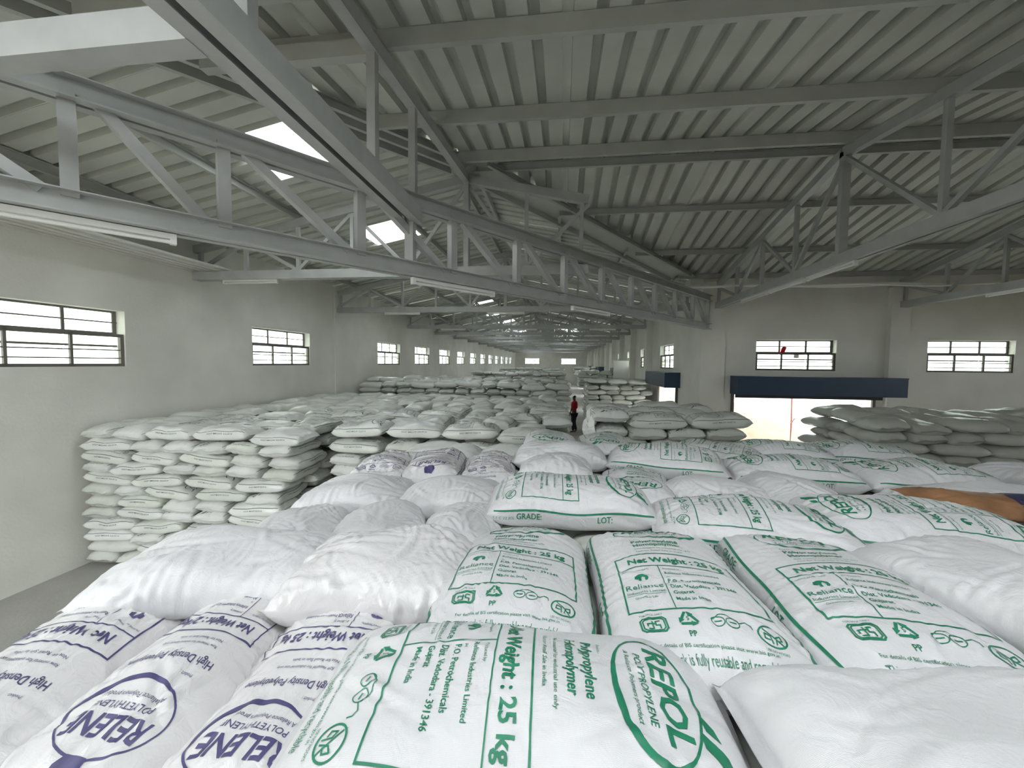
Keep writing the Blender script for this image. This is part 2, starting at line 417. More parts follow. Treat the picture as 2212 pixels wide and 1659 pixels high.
# half truss from the girder over the camera
ht = empty('roof_truss', (0, 0, 0)); tag(ht, 'thick tie beam and rafter with posts at upper left, meeting the lattice girder', 'roof truss', 'roof trusses of the side hall')
AX = -1.74; yg = (AX+5.3)/.785
b = MB()
for sd in (-1, 1): b.channel((AX+.075*sd, YS, 1.665), (AX+.075*sd, yg+.05, 1.665), .1, .17, .009, -sd)
b.build('tie_beam', M['steel'], ht)
MB().beam((AX, 7.25, zS(7.0)-.24), (AX, YS, zS(YS)-.24), .11, .14).build('rafter', M['steel'], ht)
for yy, zb in ((4.62, 1.9), (3.62, 1.75), (2.12, 1.75), (.6, 1.75), (-1., 1.75)):
    MB().beam((AX, yy, zb), (AX, yy, zS(yy)-.3), .08, .08, (1, 0, 0)).build('web_post', M['steel'], ht)
for y0_, z0_, y1_ in ((2.12, 1.75, .6),):
    MB().beam((AX, y0_, z0_), (AX, y1_, zS(y1_)-.3), .07, .07).build('web_diagonal', M['steel'], ht)
MB().beam((AX, yg, 1.12), (AX, yg, 1.78), .1, .1, (1, 0, 0)).build('web_post', M['steel'], ht)
# cross beam at upper left
cb = MB(); cb.beam((XW, 1.93, 1.66), (AX-.12, 1.93, 1.66), .13, .17)
tag(cb.build('cross_beam', M['steel']), 'bright grey steel cross beam at the top left corner', 'beam')

# ------------------------------------------------------------------ windows
def make_window(name, w, hgt, depth, fm):
    """local: x along the wall (0..w), y depth (0 = inner face, +depth = outer), z 0..h"""
    root = empty(name); tag(root, kind='structure')
    zt = hgt*.58; fr = .06
    yo = depth*.72; yi = .03
    u = MB()   # upper fixed light set far out, lower casement near the inner face
    u.box(0, w, yo, yo+.03, zt, zt+.03).box(0, w, yo, yo+.03, hgt-.03, hgt).box(0, fr, yo, yo+.03, zt, hgt).box(w-fr, w, yo, yo+.03, zt, hgt)
    u.build('upper_frame', fm, root)
    for k in (1, 2): MB().box(w*k/3-.02, w*k/3+.02, yo, yo+.03, zt, hgt).build('mullion', fm, root)
    MB().box(0, w, yo-.012, yo, zt+(hgt-zt)*.5-.01, zt+(hgt-zt)*.5+.01).build('grille_bar', fm, root)
    l = MB()
    l.box(0, w, yi, yi+.04, zt-.05, zt).box(0, w, yi, yi+.04, 0, .045).box(0, .055, yi, yi+.05, 0, zt).box(w-.055, w, yi, yi+.05, 0, zt)
    l.build('lower_frame', fm, root)
    for k in (1, 2): MB().box(w*k/3-.018, w*k/3+.018, yi, yi+.035, 0, zt).build('mullion', fm, root)
    for k in (1, 2): MB().box(.03, w-.03, yi+.008, yi+.02, zt*k/4-.009, zt*k/4+.009).build('grille_bar', fm, root)
    for k in range(3):
        MB().box(w*k/3+.014, w*(k+1)/3-.014, yo+.012, yo+.016, zt+.02, hgt-.02).build('pane', M['pane'], root)
        MB().box(w*k/3+.014, w*(k+1)/3-.014, yo+.012, yo+.016, 0, zt+.02).build('pane', M['pane'], root)
    MB().box(0, w, yo, yo+.02, zt*.60, zt*.66).build('glazing_bar', fm, root)
    return root
wid = 0
protoL = None
for a, b in left_win:
    wid += 1
    if protoL is None: w_ = protoL = make_window('window_%d' % wid, b-a, ZT-ZS, .23, M['framel'])
    else: w_ = copy_tree(protoL); w_.name = 'window_%d' % wid; w_.scale[0] = (b-a)/(left_win[0][1]-left_win[0][0])
    w_.location = (XW, a, ZS+H); w_.rotation_euler[2] = R(90)
    portal('window_portal', (XW-.25, (a+b)/2, (ZS+ZT)/2), (0, R(-90), 0), ZT-ZS, b-a)
protoN = None
for a, b in north_win:
    wid += 1
    if protoN is None: w_ = protoN = make_window('window_%d' % wid, b-a, .841, .23, M['frame'])
    else: w_ = copy_tree(protoN); w_.name = 'window_%d' % wid
    w_.location = (a, YN, -.128+H)
    portal('window_portal', ((a+b)/2, YN+.25, .29), (R(-90), 0, 0), b-a, .84)
protoE = None
for a, b in east_win:
    wid += 1
    if protoE is None: w_ = protoE = make_window('window_%d' % wid, b-a, .886, .23, M['frame'])
    else: w_ = copy_tree(protoE); w_.name = 'window_%d' % wid
    w_.location = (XE, b, ZS-.03+H); w_.rotation_euler[2] = R(-90)
for a, b in end_win:
    wid += 1
    w_ = copy_tree(protoN); w_.name = 'window_%d' % wid; w_.scale = ((b-a)/2.05, 1, .906/.841)
    w_.location = (a, YEND, ZS+H)
# daylight portals of the doorways and roof lights
for a, b, z0, z1 in south_open:
    portal('door_portal', ((a+b)/2, YS-.25, (z0+z1)/2), (R(90), 0, 0), b-a, z1-z0)
portal('door_portal', (6.55, YN+.3, -2.0), (R(-90), 0, 0), 3.6, 2.35)
for yy in (5.64, 9.24, 14.04): portal('roof_portal', (-4.06, yy, zL(-4.06)+.1), (0, 0, 0), 1.12, 1.2)
for xx in (-2.94, -.54): portal('roof_portal', (xx, -.3, zS(-.3)+.15), (0, 0, 0), 2.4, 1.6)  # over the added panels above the camera

# loose red rag and paper on the window over the shutter
rg = MB(); rg.v = [(0, 0, 0), (.1, -.01, .02), (.13, -.02, .12), (.16, 0, .17), (.06, -.03, .2), (.02, -.02, .13), (0, .03, 0), (.1, .02, .02), (.13, .01, .12), (.16, .03, .17), (.06, 0, .2), (.02, .01, .13)]
rg.f = [(0, 1, 2, 3, 4, 5), (11, 10, 9, 8, 7, 6)]+[(i, (i+1) % 6, 6+(i+1) % 6, 6+i) for i in range(6)]
tag(rg.build('cloth_rag', M['red'], None, (6.02, YN+.08, .34)), 'dark red rag stuck in the window above the blue shutter box', 'rag')
tag(MB().box(0, .13, 0, .004, 0, .09).build('paper_note', M['paper'], None, (6.36, YN+.06, .22)), 'small paper note on the window above the blue shutter', 'note')

# ------------------------------------------------------------------ roller shutter doors
d1 = empty('door_1', (4.7, YN, -.82)); tag(d1, kind='structure')
sb = MB().box(0, 4.12, -.5, 0, .03, .52); sb.box(-.005, 4.125, -.51, .0, .50, .53)
sb.build('shutter_box', M['blue'], d1)
MB().box(.02, 3.66, -.34, -.30, -.06, .03).build('shutter_edge', M['dark'], d1)
for xx in (0.03, 3.62): MB().box(xx, xx+.07, -.06, 0, -2.33, .03).build('guide_rail', M['frame'], d1)
for k, (a, b) in enumerate(east_door):
    dd = empty('door_%d' % (k+2), (XE, a, -.82)); tag(dd, kind='structure')
    MB().box(-.5, 0, -.25, 2.9, .06, .55).build('shutter_box', M['blue'], dd)
    MB().box(-.505, .0, -.26, -.245, .05, .56).build('box_end_plate', M['blue'], dd)
    MB().box(-.07, 0, -.02, .05, -2.33, .06).build('guide_rail', M['frame'], dd)
    MB().box(-.07, 0, 2.6, 2.67, -2.33, .06).build('guide_rail', M['frame'], dd)

# ------------------------------------------------------------------ outdoors
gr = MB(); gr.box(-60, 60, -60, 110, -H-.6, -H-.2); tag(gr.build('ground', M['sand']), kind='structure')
tag(MB().box(3, 22, 24, 24.3, -H-.3, .2).build('wall_outside', M['outwall']), kind='structure')
nx, ny = 26, 20; v = []; f = []
random.seed(4)
for i in range(nx+1):
    for j in range(ny+1):
        x_ = 6.0+i*.45; y_ = 12.6+j*.55
        z_ = -H-.15+max(0, 1.80-.33*(x_-7)+.04*(y_-18))*min(1, max(0, (y_-13.2)/4.5))+random.uniform(-.05, .05)
        v.append((x_, y_, max(z_, -H-.15)))
for i in range(nx):
    for j in range(ny):
        q = i*(ny+1)+j; f.append((q, q+ny+1, q+ny+2, q+1))
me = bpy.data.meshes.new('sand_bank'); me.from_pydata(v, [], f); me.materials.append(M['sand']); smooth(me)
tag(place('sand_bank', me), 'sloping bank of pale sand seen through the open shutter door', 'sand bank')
po = MB().tube([(0, 0, -2.6), (.02, 0, -1.4), (0, 0, -.2)], .025); po.tube([(-.02, -.03, -1.3), (.1, -.03, -1.12)], .02)
tag(po.build('pole', M['rust'], None, (7.3, 13.9, -.55)), 'thin rusty pole standing outside the open shutter door', 'pole')
og = empty('metal_gate', (5.1, 15.4, -2.3)); tag(og, 'orange and white gate seen through the doorway under the small shutter box', 'gate')
MB().box(0, .04, 0, 2.6, .62, 1.42).build('panel', M['outwall'], og); MB().box(-.02, 0, 0.0, .9, .62, 1.4).build('panel', M['orange'], og)
for k in range(7): MB().box(-.05, -.03, k*.42, k*.42+.03, .1, 1.45).build('upright', M['frame'], og)
for k in range(4): MB().box(-.05, -.03, 0, 2.6, .15+k*.41, .18+k*.41).build('rail', M['frame'], og)
tag(MB().box(-14, -13.7, -8, 60, -H-.3, -.35).build('wall_boundary', M['leaf']), kind='structure')

# ------------------------------------------------------------------ tube lights, planks, cables
def tube_light(label, p, q, grp='tube lights under the trusses'):
    p = Vector(p); q = Vector(q); c = (p+q)/2; d = q-p; L = d.length
    root = empty('tube_light', c, math.atan2(d.y, d.x)); tag(root, label, 'tube light', grp)
    MB().box(-L/2, L/2, -.03, .03, .015, .055).build('housing', M['white'], root)
    MB().tube([(-L/2+.04, 0, -.005), (L/2-.04, 0, -.005)], .015, 8).build('tube', M['white'], root)
    for s_ in (-1, 1): MB().box(s_*(L/2-.02)-.02, s_*(L/2-.02)+.02, -.028, .028, -.022, .015).build('end_cap', M['white'], root)
    return root
def on_g(y, z=.92): return (gx(y), y, z)
tube_light('long white tube light under the lattice girder, at the left edge', on_g(1.9), on_g(2.9))
tube_light('white tube light under the middle of the lattice girder', on_g(4.55), on_g(5.55))
tube_light('white tube light under the lattice girder, right of centre', on_g(6.95), on_g(7.85))
for k, (a, b) in enumerate(((5.6, 6.8), (6.9, 8.1), (8.2, 9.4))):
    tube_light(['white tube light under the corner truss, lowest right one', 'white tube light under the corner truss, middle of the row', 'white tube light under the corner truss, nearest the pillar'][k], (4.26, a+1.0, 1.51), (4.26, b+1.0, 1.51))
tube_light('white tube light under the dim far right truss', (8.88, 8.6, 1.51), (8.88, 9.8, 1.51))
for i, yy in enumerate(TY[:9]):
    for k, xx in enumerate(((-5.6, -2.3, 1.2) if i > 0 else (-6.6,))):
        tube_light('white tube light below the %s truss of the long hall, %s' % ((['first']+ordn)[i], ['left one', 'middle one', 'right one'][k]), (xx, yy, 1.51), (xx+1.15, yy, 1.51))
for k in range(8):
    z_ = 1.745+.032*(k % 2); x_ = XW+.05+.085*k
    pts = [(x_, 7.55+.05*(k % 3), z_), (x_, 5.2, z_-.015), (x_+.01, 2.0, z_-.03)]
    b = MB()
    for p, q in zip(pts, pts[1:]): b.beam(p, q, .08, .028)
    tag(b.build('pvc_plank', M['pvc']), 'white plastic plank on the truss ends along the left wall, %s from the wall' % (['first']+ordn)[k], 'plank', 'planks laid along the left wall')
random.seed(2)
for k in range(3):
    pts = []
    for i in range(40):
        t = i/39; x_ = 1.75+t*13.5
        pts.append((x_, 10.9-.12*k-.03*math.sin(t*9+k), 1.98-.02*k+.05*math.sin(t*13+k*2)*t+.02*math.sin(t*31+k)))
    tag(MB().tube(pts, .028, 6).build('conduit', M['cable']), ['pale conduit running across the side hall, topmost', 'pale conduit running across the side hall, middle', 'pale conduit running across the side hall, lowest'][k], 'conduit', 'conduits across the side hall')

# ------------------------------------------------------------------ sacks
def sack_grid(seed, L=.78, W=.46, T=.15, N=64, MR=72, creases=26, amp=1.0, box=3.0, flap=.022, lump=1.0, crown=.024):
    """positions [station, ring, 3]; ring 0 is the top centre line and runs towards +y"""
    rg = np.random.RandomState(seed)
    q = np.linspace(-1, 1, N+1); u = np.sign(q)*(1-(1-np.abs(q))**1.25)
    tt = (T/2)*np.power(np.clip(1-np.abs(u)**6.5, 0, 1), .55)+.004
    ww = (W/2)*(.99-.035*np.abs(u)**4-.05*np.abs(u)**14)
    pp = box*(1-np.abs(u)**8)+2.0*np.abs(u)**8
    th = np.linspace(math.pi/2, math.pi/2-2*math.pi, 481)
    G = np.zeros((N+1, MR, 3)); a = L/2
    for i in range(N+1):
        c, s = np.cos(th), np.sin(th); e = 2/pp[i]
        y = ww[i]*np.sign(c)*np.abs(c)**e; z = tt[i]*np.sign(s)*np.abs(s)**e
        d = np.concatenate([[0], np.cumsum(np.hypot(np.diff(y), np.diff(z)))])
        k = np.linspace(0, d[-1], MR+1)[:-1]
        G[i, :, 0] = a*u[i]; G[i, :, 1] = np.interp(k, d, y); G[i, :, 2] = np.interp(k, d, z)
    yn = G[:, :, 1]/(ww[:, None]+1e-6)
    dome = (1-u[:, None]**2)*(1-yn**2)
    topm = np.clip(G[:, :, 2]/(T/2), 0, 1)
    G[:, :, 2] += crown*dome*topm
    lo = G[:, :, 2] < 0; G[:, :, 2][lo] *= .85
    # ends draw in slightly at mid width (pillow outline)
    G[:, :, 0] *= 1-.035*(1-yn**2)*np.abs(u[:, None])**3*0+.02*(np.abs(yn)**4)*np.abs(u[:, None])**4
    # soft lumps
    X, Y = G[:, :, 0].copy(), G[:, :, 1].copy()
    for _ in range(7):
        kx, ky = rg.uniform(-16, 16), rg.uniform(-20, 20); ph = rg.uniform(0, 6.28)
        G[:, :, 2] += lump*.0032*np.sin(kx*X+ky*Y+ph)*(.4+.6*topm)*(1-np.abs(u[:, None])**6)
        G[:, :, 1] += lump*.003*np.sin(kx*X+ph*2)*np.sign(Y)*np.minimum(1, np.abs(yn))
    # fabric coordinates for folds
    S = np.repeat((a*u)[:, None], MR, 1)
    circ = 2*(W+T)*.88
    Cc = ((np.arange(MR)/MR+.5) % 1-.5)*circ; Cc = np.repeat(Cc[None, :], N+1, 0)
    D = np.zeros((N+1, MR))
    au = np.abs(u)[:, None]
    for sgn in (-1, 1):   # gathers at both seams
        msk = np.where(np.sign(u)[:, None]*sgn > 0, 1, 0)
        for _ in range(5):
            fr = rg.uniform(25, 75); ph = rg.uniform(0, 6.28); sk = rg.uniform(-14, 14)
            D += msk*amp*.0022*np.sin(fr*Cc+sk*S+ph)*au**5*(1-au**14)
    for _ in range(creases):
        if rg.rand() < .55:   # near ends / corners, running inwards
            s0 = rg.choice([-1, 1])*a*rg.uniform(.45, .95); c0 = rg.uniform(-.27, .27); an = rg.uniform(-.7, .7)
        else: s0 = rg.uniform(-a, a)*.8; c0 = rg.uniform(-.26, .26); an = rg.uniform(-1.57, 1.57)
        ln = rg.uniform(.05, .16); wd = rg.uniform(.007, .018); A = rg.choice([-1, 1, -1])*rg.uniform(.0015, .0045)*amp
        ds, dc = S-s0, Cc-c0
        al = ds*math.cos(an)+dc*math.sin(an); pe = -ds*math.sin(an)+dc*math.cos(an)+.25*al*al/ln*rg.uniform(-1, 1)
        g_ = np.exp(-(pe/wd)**2)*np.exp(-(al/ln)**2)
        D += A*g_*(1-1.2*(np.abs(pe) > wd)*0)
        D -= .5*A*np.exp(-((np.abs(pe)-1.7*wd)/wd)**2)*np.exp(-(al/ln)**2)
    # ruffles across the long edges and groups of parallel tension folds
    for sg in (-1, 1):
        ce = W*.46*sg; env = np.exp(-((Cc-ce)/.055)**2); md = .5+.5*np.sin(rg.uniform(6, 14)*S+rg.uniform(0, 6))
        for _ in range(4):
            D += amp*.0011*env*md*np.sin(rg.uniform(70, 190)*S+rg.uniform(-40, 40)*Cc+rg.uniform(0, 6.28))
    for _ in range(int(creases/6)):
        s0 = rg.uniform(-a, a)*.8; c0 = rg.uniform(-.24, .24); an = rg.uniform(-1.5, 1.5); sp = rg.uniform(.016, .032); ln = rg.uniform(.06, .15); A = rg.uniform(.0012, .0028)*amp
        al = (S-s0)*math.cos(an)+(Cc-c0)*math.sin(an); pe = -(S-s0)*math.sin(an)+(Cc-c0)*math.cos(an)+.4*al*al/ln*rg.uniform(-1, 1)
        D += A*np.sin(pe/sp*2*math.pi)*np.exp(-(pe/(2.2*sp))**2)*np.exp(-(al/ln)**2)
    Tu = np.gradient(G, axis=0); Tv = np.roll(G, -1, 1)-np.roll(G, 1, 1)
    Nn = np.cross(Tv, Tu); Nn /= np.linalg.norm(Nn, axis=2, keepdims=True)+1e-9
    if (Nn[N//2, 0, 2]) < 0: Nn = -Nn
    G = G+Nn*D[:, :, None]*(1-au[:, :, None]**16)
    # seam flaps
    fl0 = G[0].copy(); fl1 = G[-1].copy()
    wv = .007*np.sin(Cc[0]*0+G[0][:, 1]*rg.uniform(14, 26)+rg.uniform(0, 6))
    fl0[:, 0] -= flap; fl1[:, 0] += flap; fl0[:, 2] = fl0[:, 2]*.4+wv; fl1[:, 2] = fl1[:, 2]*.4-wv
    G = np.concatenate([fl0[None], G, fl1[None]], 0)
    return G, np.concatenate([[-a-flap], a*u, [a+flap]]), circ

def grid_mesh(name, G, mt):
    n, mr = G.shape[:2]
    me = bpy.data.meshes.new(name)
    idx = np.arange(n*mr).reshape(n, mr)
    a = idx[:-1, :]; b = np.roll(idx, -1, 1)[:-1, :]; c = np.roll(idx, -1, 1)[1:, :]; d = idx[1:, :]
    F = np.stack([a, d, c, b], -1).reshape(-1, 4)
    # normals outward: ring runs to +y from the top, stations along +x
    faces = [tuple(x) for x in F.tolist()]
    faces.append(tuple(idx[0, ::-1].tolist()[::-1])); faces.append(tuple(idx[-1, ::-1].tolist()))
    me.from_pydata(G.reshape(-1, 3).tolist(), [], faces); me.materials.append(mt); smooth(me); me.update()
    return me

# ---- print: flat outlines in fabric coordinates (dx right, dy up), laid on the sack surface
def text_tris(body, size, bold=0.0, shear=0.0, res=2):
    cu = bpy.data.curves.new('t', 'FONT'); cu.body = body; cu.size = size; cu.resolution_u = res; cu.offset = bold; cu.shear = shear
    ob = bpy.data.objects.new('t', cu); COL.objects.link(ob)
    dg = bpy.context.evaluated_depsgraph_get(); ev = ob.evaluated_get(dg); me = ev.to_mesh()
    v = np.array([p.co[:2] for p in me.vertices]) if len(me.vertices) else np.zeros((0, 2))
    me.calc_loop_triangles(); t = np.array([tuple(x.vertices) for x in me.loop_triangles]) if len(me.loop_triangles) else np.zeros((0, 3), int)
    ev.to_mesh_clear(); bpy.data.objects.remove(ob); bpy.data.curves.remove(cu)
    return v, t
class Print:
    def __init__(s): s.V = []; s.T = []; s.n = 0
    def add(s, v, t):
        if len(v): s.V.append(np.asarray(v, float)); s.T.append(np.asarray(t)+s.n); s.n += len(v)
    def text(s, body, x, y, h, w=None, bold=0.0, shear=0.0, rot=0, align='L', res=2):
        v, t = text_tris(body, 1.0, bold, shear, res)
        if not len(v): return
        v = v-[v[:, 0].min(), 0]; v[:, 1] *= h/.72; wd = v[:, 0].max()
        v[:, 0] *= (w/wd) if w else h/.72*.86
        if align == 'C': v[:, 0] -= v[:, 0].max()/2
        c_, s_ = math.cos(rot), math.sin(rot)
        s.add(v@np.array([[c_, s_], [-s_, c_]])+[x, y], t)
    def line(s, pts, w, closed=False):
        pts = [np.array(p, float) for p in pts]
        if closed: pts = pts+[pts[0]]
        for p, q in zip(pts, pts[1:]):
            d = q-p; L_ = np.linalg.norm(d)
            if L_ < 1e-6: continue
            d /= L_; nn = np.array([-d[1], d[0]])*w/2; k = max(1, int(L_/.012)); v = []; t = []
            for i in range(k+1):
                c = p+d*(L_*i/k+(w/2 if i == k else 0)-(w/2 if i == 0 else 0)*0); v += [c-nn, c+nn]
            for i in range(k): t += [(2*i, 2*i+2, 2*i+3), (2*i, 2*i+3, 2*i+1)]
            s.add(v, t)
    def ring(s, cx, cy, rx, ry, w, n=56, a0=0, a1=2*math.pi, wf=None):
        v = []; t = []
        for i in range(n+1):
            an = a0+(a1-a0)*i/n; ww = wf(an) if wf else w
            c, q = math.cos(an), math.sin(an)
            v += [(cx+(rx-ww/2)*c, cy+(ry-ww/2)*q), (cx+(rx+ww/2)*c, cy+(ry+ww/2)*q)]
        for i in range(n): t += [(2*i, 2*i+1, 2*i+3), (2*i, 2*i+3, 2*i+2)]
        s.add(v, t)
    def poly(s, pts):
        bm = bmesh.new(); f = bm.faces.new([bm.verts.new((p[0], p[1], 0)) for p in pts]); bmesh.ops.triangulate(bm, faces=[f]); bm.verts.index_update()
        s.add([(p.co.x, p.co.y) for p in bm.verts], [tuple(x.index for x in f.verts) for f in bm.faces]); bm.free()
    def done(s, maxe=.014):
        v = np.concatenate(s.V); t = np.concatenate(s.T)
        me = bpy.data.meshes.new('p'); me.from_pydata([(a, b, 0) for a, b in v], [], t.tolist())
        bm = bmesh.new(); bm.from_mesh(me)
        for _ in range(3):
            es = [e for e in bm.edges if e.calc_length() > maxe]
            if not es: break
            bmesh.ops.subdivide_edges(bm, edges=es, cuts=1); bmesh.ops.triangulate(bm, faces=bm.faces[:])
        bm.verts.index_update()
        V = np.array([(p.co.x, p.co.y) for p in bm.verts]); F = [tuple(x.index for x in f.verts) for f in bm.faces]
        bm.free(); bpy.data.meshes.remove(me)
        return V, F

def recycle(p, cx, cy, r):
    A = [(cx+r*math.cos(math.pi/2+k*2*math.pi/3), cy+r*math.sin(math.pi/2+k*2*math.pi/3)) for k in range(3)]
    for k in range(3):
        a = np.array(A[k]); b = np.array(A[(k+1) % 3]); d = b-a; n_ = np.array([-d[1], d[0]])/np.linalg.norm(d)*r
        q = lambda t, o: tuple(a+d*t+n_*o)
        p.poly([q(.14, -.04), q(.14, .17), q(.60, .17), q(.60, -.04)])
        p.poly([q(.60, -.16), q(.60, .29), q(.90, .065)])
def glasses(p, cx, cy, r, lw=.0022):
    p.ring(cx-r*1.1, cy, r, r*.9, lw, 24); p.ring(cx+r*1.1, cy-r*.15, r, r*.9, lw, 24)
    p.line([(cx-r*2.1, cy+.2*r), (cx-r*.7, cy+r*1.3), (cx+r*.6, cy+r*1.2), (cx+r*2.0, cy+r*.4)], lw)
    p.line([(cx+r*2.1, cy), (cx+r*3.2, cy+r*.5), (cx+r*3.9, cy+r*.1), (cx+r*4.0, cy-r*.5)], lw)
    p.line([(cx-r*1.6, cy), (cx-r*.6, cy)], lw*1.4); p.line([(cx+r*.6, cy-r*.15), (cx+r*1.6, cy-r*.15)], lw*1.4)
def hooks(p, cx, cy, r):
    p.ring(cx, cy, r, r*.85, .004, 32)
    p.line([(cx-r*.6, cy+r*.55), (cx+r*.6, cy-r*.55)], .003)
    for s_ in (-1, 1): p.line([(cx+s_*r*.12, cy-r*.6), (cx+s_*r*.2, cy), (cx+s_*r*.55, cy+r*.2), (cx+s_*r*.6, cy-r*.2), (cx+s_*r*.3, cy-r*.3)], .003)
def isi(p, cx, cy, r):
    def rr(k, w): p.line([(cx-r*k, cy-r*.45*k), (cx-r*.75*k, cy-r*.7*k), (cx+r*.75*k, cy-r*.7*k), (cx+r*k, cy-r*.45*k), (cx+r*k, cy+r*.45*k), (cx+r*.75*k, cy+r*.7*k), (cx-r*.75*k, cy+r*.7*k), (cx-r*k, cy+r*.45*k)], w, True)
    rr(1, .004); rr(.82, .003)
    p.line([(cx-r*.5, cy-r*.4), (cx-r*.1, cy-r*.4), (cx-r*.1, cy+r*.3)], .0035); p.line([(cx-r*.5, cy-r*.2), (cx-r*.5, cy+r*.1), (cx+r*.1, cy+r*.1)], .0035)
    p.line([(cx+r*.5, cy+r*.3), (cx+r*.15, cy+r*.3), (cx+r*.15, cy-r*.1), (cx+r*.45, cy-r*.1), (cx+r*.45, cy-r*.4)], .0035)
def sprout(p, cx, cy, r):
    p.poly([(cx-r, cy-r*.1), (cx-r*.9, cy+r*.55), (cx-r*.35, cy+r*.85), (cx+r*.3, cy+r*.8), (cx+r*.85, cy+r*.45), (cx+r, cy-r*.1), (cx+r*.75, cy-r*.5), (cx+r*.45, cy-r*.45), (cx+r*.5, cy+r*.1), (cx+r*.1, cy+r*.35), (cx-r*.1, cy-r*.1), (cx-r*.12, cy-r*.75), (cx-r*.5, cy-r*.7), (cx-r*.4, cy-r*.1), (cx-r*.6, cy-r*.35)])

def design(kind, full=True):
    p = Print(); G_ = kind == 'G'; rs = 2 if full else 1
    tx = lambda *a, **k: p.text(*a, res=rs, **k)
    # logo oval, heavier at lower right
    p.ring(0, .285, .15, .080, .006, 64, wf=lambda a: .005+.011*max(0, math.cos(a+.9))**1.5)
    if G_:
        tx('REPOL', -.122, .288, .048, .24, .022, .22); tx('POLYPROPYLENE', -.094, .260, .0155, .18, 0, .2)
        if full: tx('A Reliance Polymers product', -.1, .239, .0105, .185, 0, .25)
        p.poly([(.070, .352), (.105, .352), (.130, .372), (.172, .398), (.150, .402), (.112, .390), (.092, .374)])
        p.poly([(.035, .358), (.068, .366), (.085, .390), (.060, .382)])
        tx('Product :', -.108, .178, .0085)
        tx('Polypropylene', -.108, .142, .025, .165, .016); tx('Homopolymer', -.108, .105, .025, .165, .016)
        if full:
            tx('Raw material for industrial use only', -.108, .078, .0095, .19); tx('Not for Retail Sale in India', -.108, .055, .0095, .155)
    else:
        tx('RELENE', -.122, .286, .044, .24, .022, .22); tx('POLYETHYLENE', -.094, .260, .0145, .18, 0, .2)
        if full: tx('A Reliance Polymers product', -.1, .240, .0105, .185, 0, .25)
        p.poly([(-.028, .360), (.032, .360), (.048, .378), (.042, .420), (.012, .395), (.004, .422), (-.024, .424), (-.042, .388)])
        tx('Product :', -.108, .178, .0085); tx('High Density Polyethylene', -.135, .135, .023, .28, .008)
        if full:
            tx('Raw material for industrial use only', -.108, .092, .0095, .19); tx('Not for Retail Sale in India', -.108, .068, .0095, .155)
    # framed block
    x0, x1, yt, ym, yb = -.185, .185, .035, -.048, -.268
    p.line([(x0, yt), (x1, yt), (x1, yb), (x0, yb)], .0045, True); p.line([(x0, ym), (x1, ym)], .0034); p.line([(-.062, ym), (-.062, yb)], .0026)
    tx('Net Weight : 25 kg', -.15, -.026, .034, .305, .026)
    rows = [('Reliance Industries Limited', -.098, .0125, .008), ('P.O. Petrochemicals', -.142, .0155, .012), ('Dist. Vadodara - 391346', -.172, .0155, .012), ('Gujarat', -.202, .0155, .012), ('Made in India', -.232, .0145, .006)] if G_ else \
           [('Reliance Industries Limited', -.098, .0125, .008), ('Nagothane - 402125', -.142, .0155, .008), ('Taluka - Roha', -.172, .0155, .008), ('Dist. Raigad, Maharashtra', -.202, .0155, .008), ('Made in India', -.232, .0145, .006)]
    for s_, y_, h_, b_ in rows: tx(s_, -.05, y_, h_, None, b_)
    if full: tx('Produced by :', -.05, -.072, .0085); tx('At', -.05, -.120, .0085)
    sprout(p, -.124, -.115, .021)
    tx('Reliance', -.176, -.168, .022, .106)
    if full:
        tx('Industries Limited', -.176, -.190, .011, .106); p.line([(-.178, -.196), (-.070, -.196)], .0014); tx('Growth is Life', -.158, -.215, .009)
        tx('Marketed and Managed by', -.176, -.072, .0065)
    # marks
    isi(p, -.132, -.318, .032); recycle(p, -.045, -.308, .033); tx('PP' if G_ else 'HDPE', -.045, -.358, .016, None, .012, align='C')
    if full: tx('5' if G_ else '2', -.045, -.312, .013, None, .01, align='C')
    glasses(p, .045, -.312, .016); hooks(p, .152, -.330, .032)
    if full:
        tx('FOR SACK ONLY', -.162, -.288, .0065); tx('USE NO HOOKS', .122, -.372, .0065)
        tx('For details of BIS certification please visit www.bis.gov.in', -.15, -.382, .0085, .30)
    tx('This sack is fully reusable and recyclable', -.155, -.415, .021 if G_ else .012, .315 if G_ else .22)
    # edge stripes and gusset lettering
    for s_ in (-1, 1):
        p.line([(s_*.246, -.41), (s_*.246, .41)], .0085)
    if full:
        tx('GRADE:', .288, -.29, .03, .13, .012, rot=math.pi/2)
        tx('LOT:', .288, .13, .03, .075, .012, rot=math.pi/2); tx('1.1 C 22 JCL', .288, -.41, .014, .11, rot=math.pi/2)
        tx('GRADE:', -.288, .29, .03, .13, .012, rot=-math.pi/2); tx('LOT:', -.288, -.13, .03, .075, .012, rot=-math.pi/2)
        tx('1.1 C 22 JCL', -.288, .41, .014, .11, rot=-math.pi/2)
    else:
        for s_ in (-1, 1): tx('00057 M82005 22L0514', s_*.292, -.16 if s_ > 0 else .16, .020, .34, .014, rot=s_*math.pi/2)
    return p.done(.009 if full else .05)

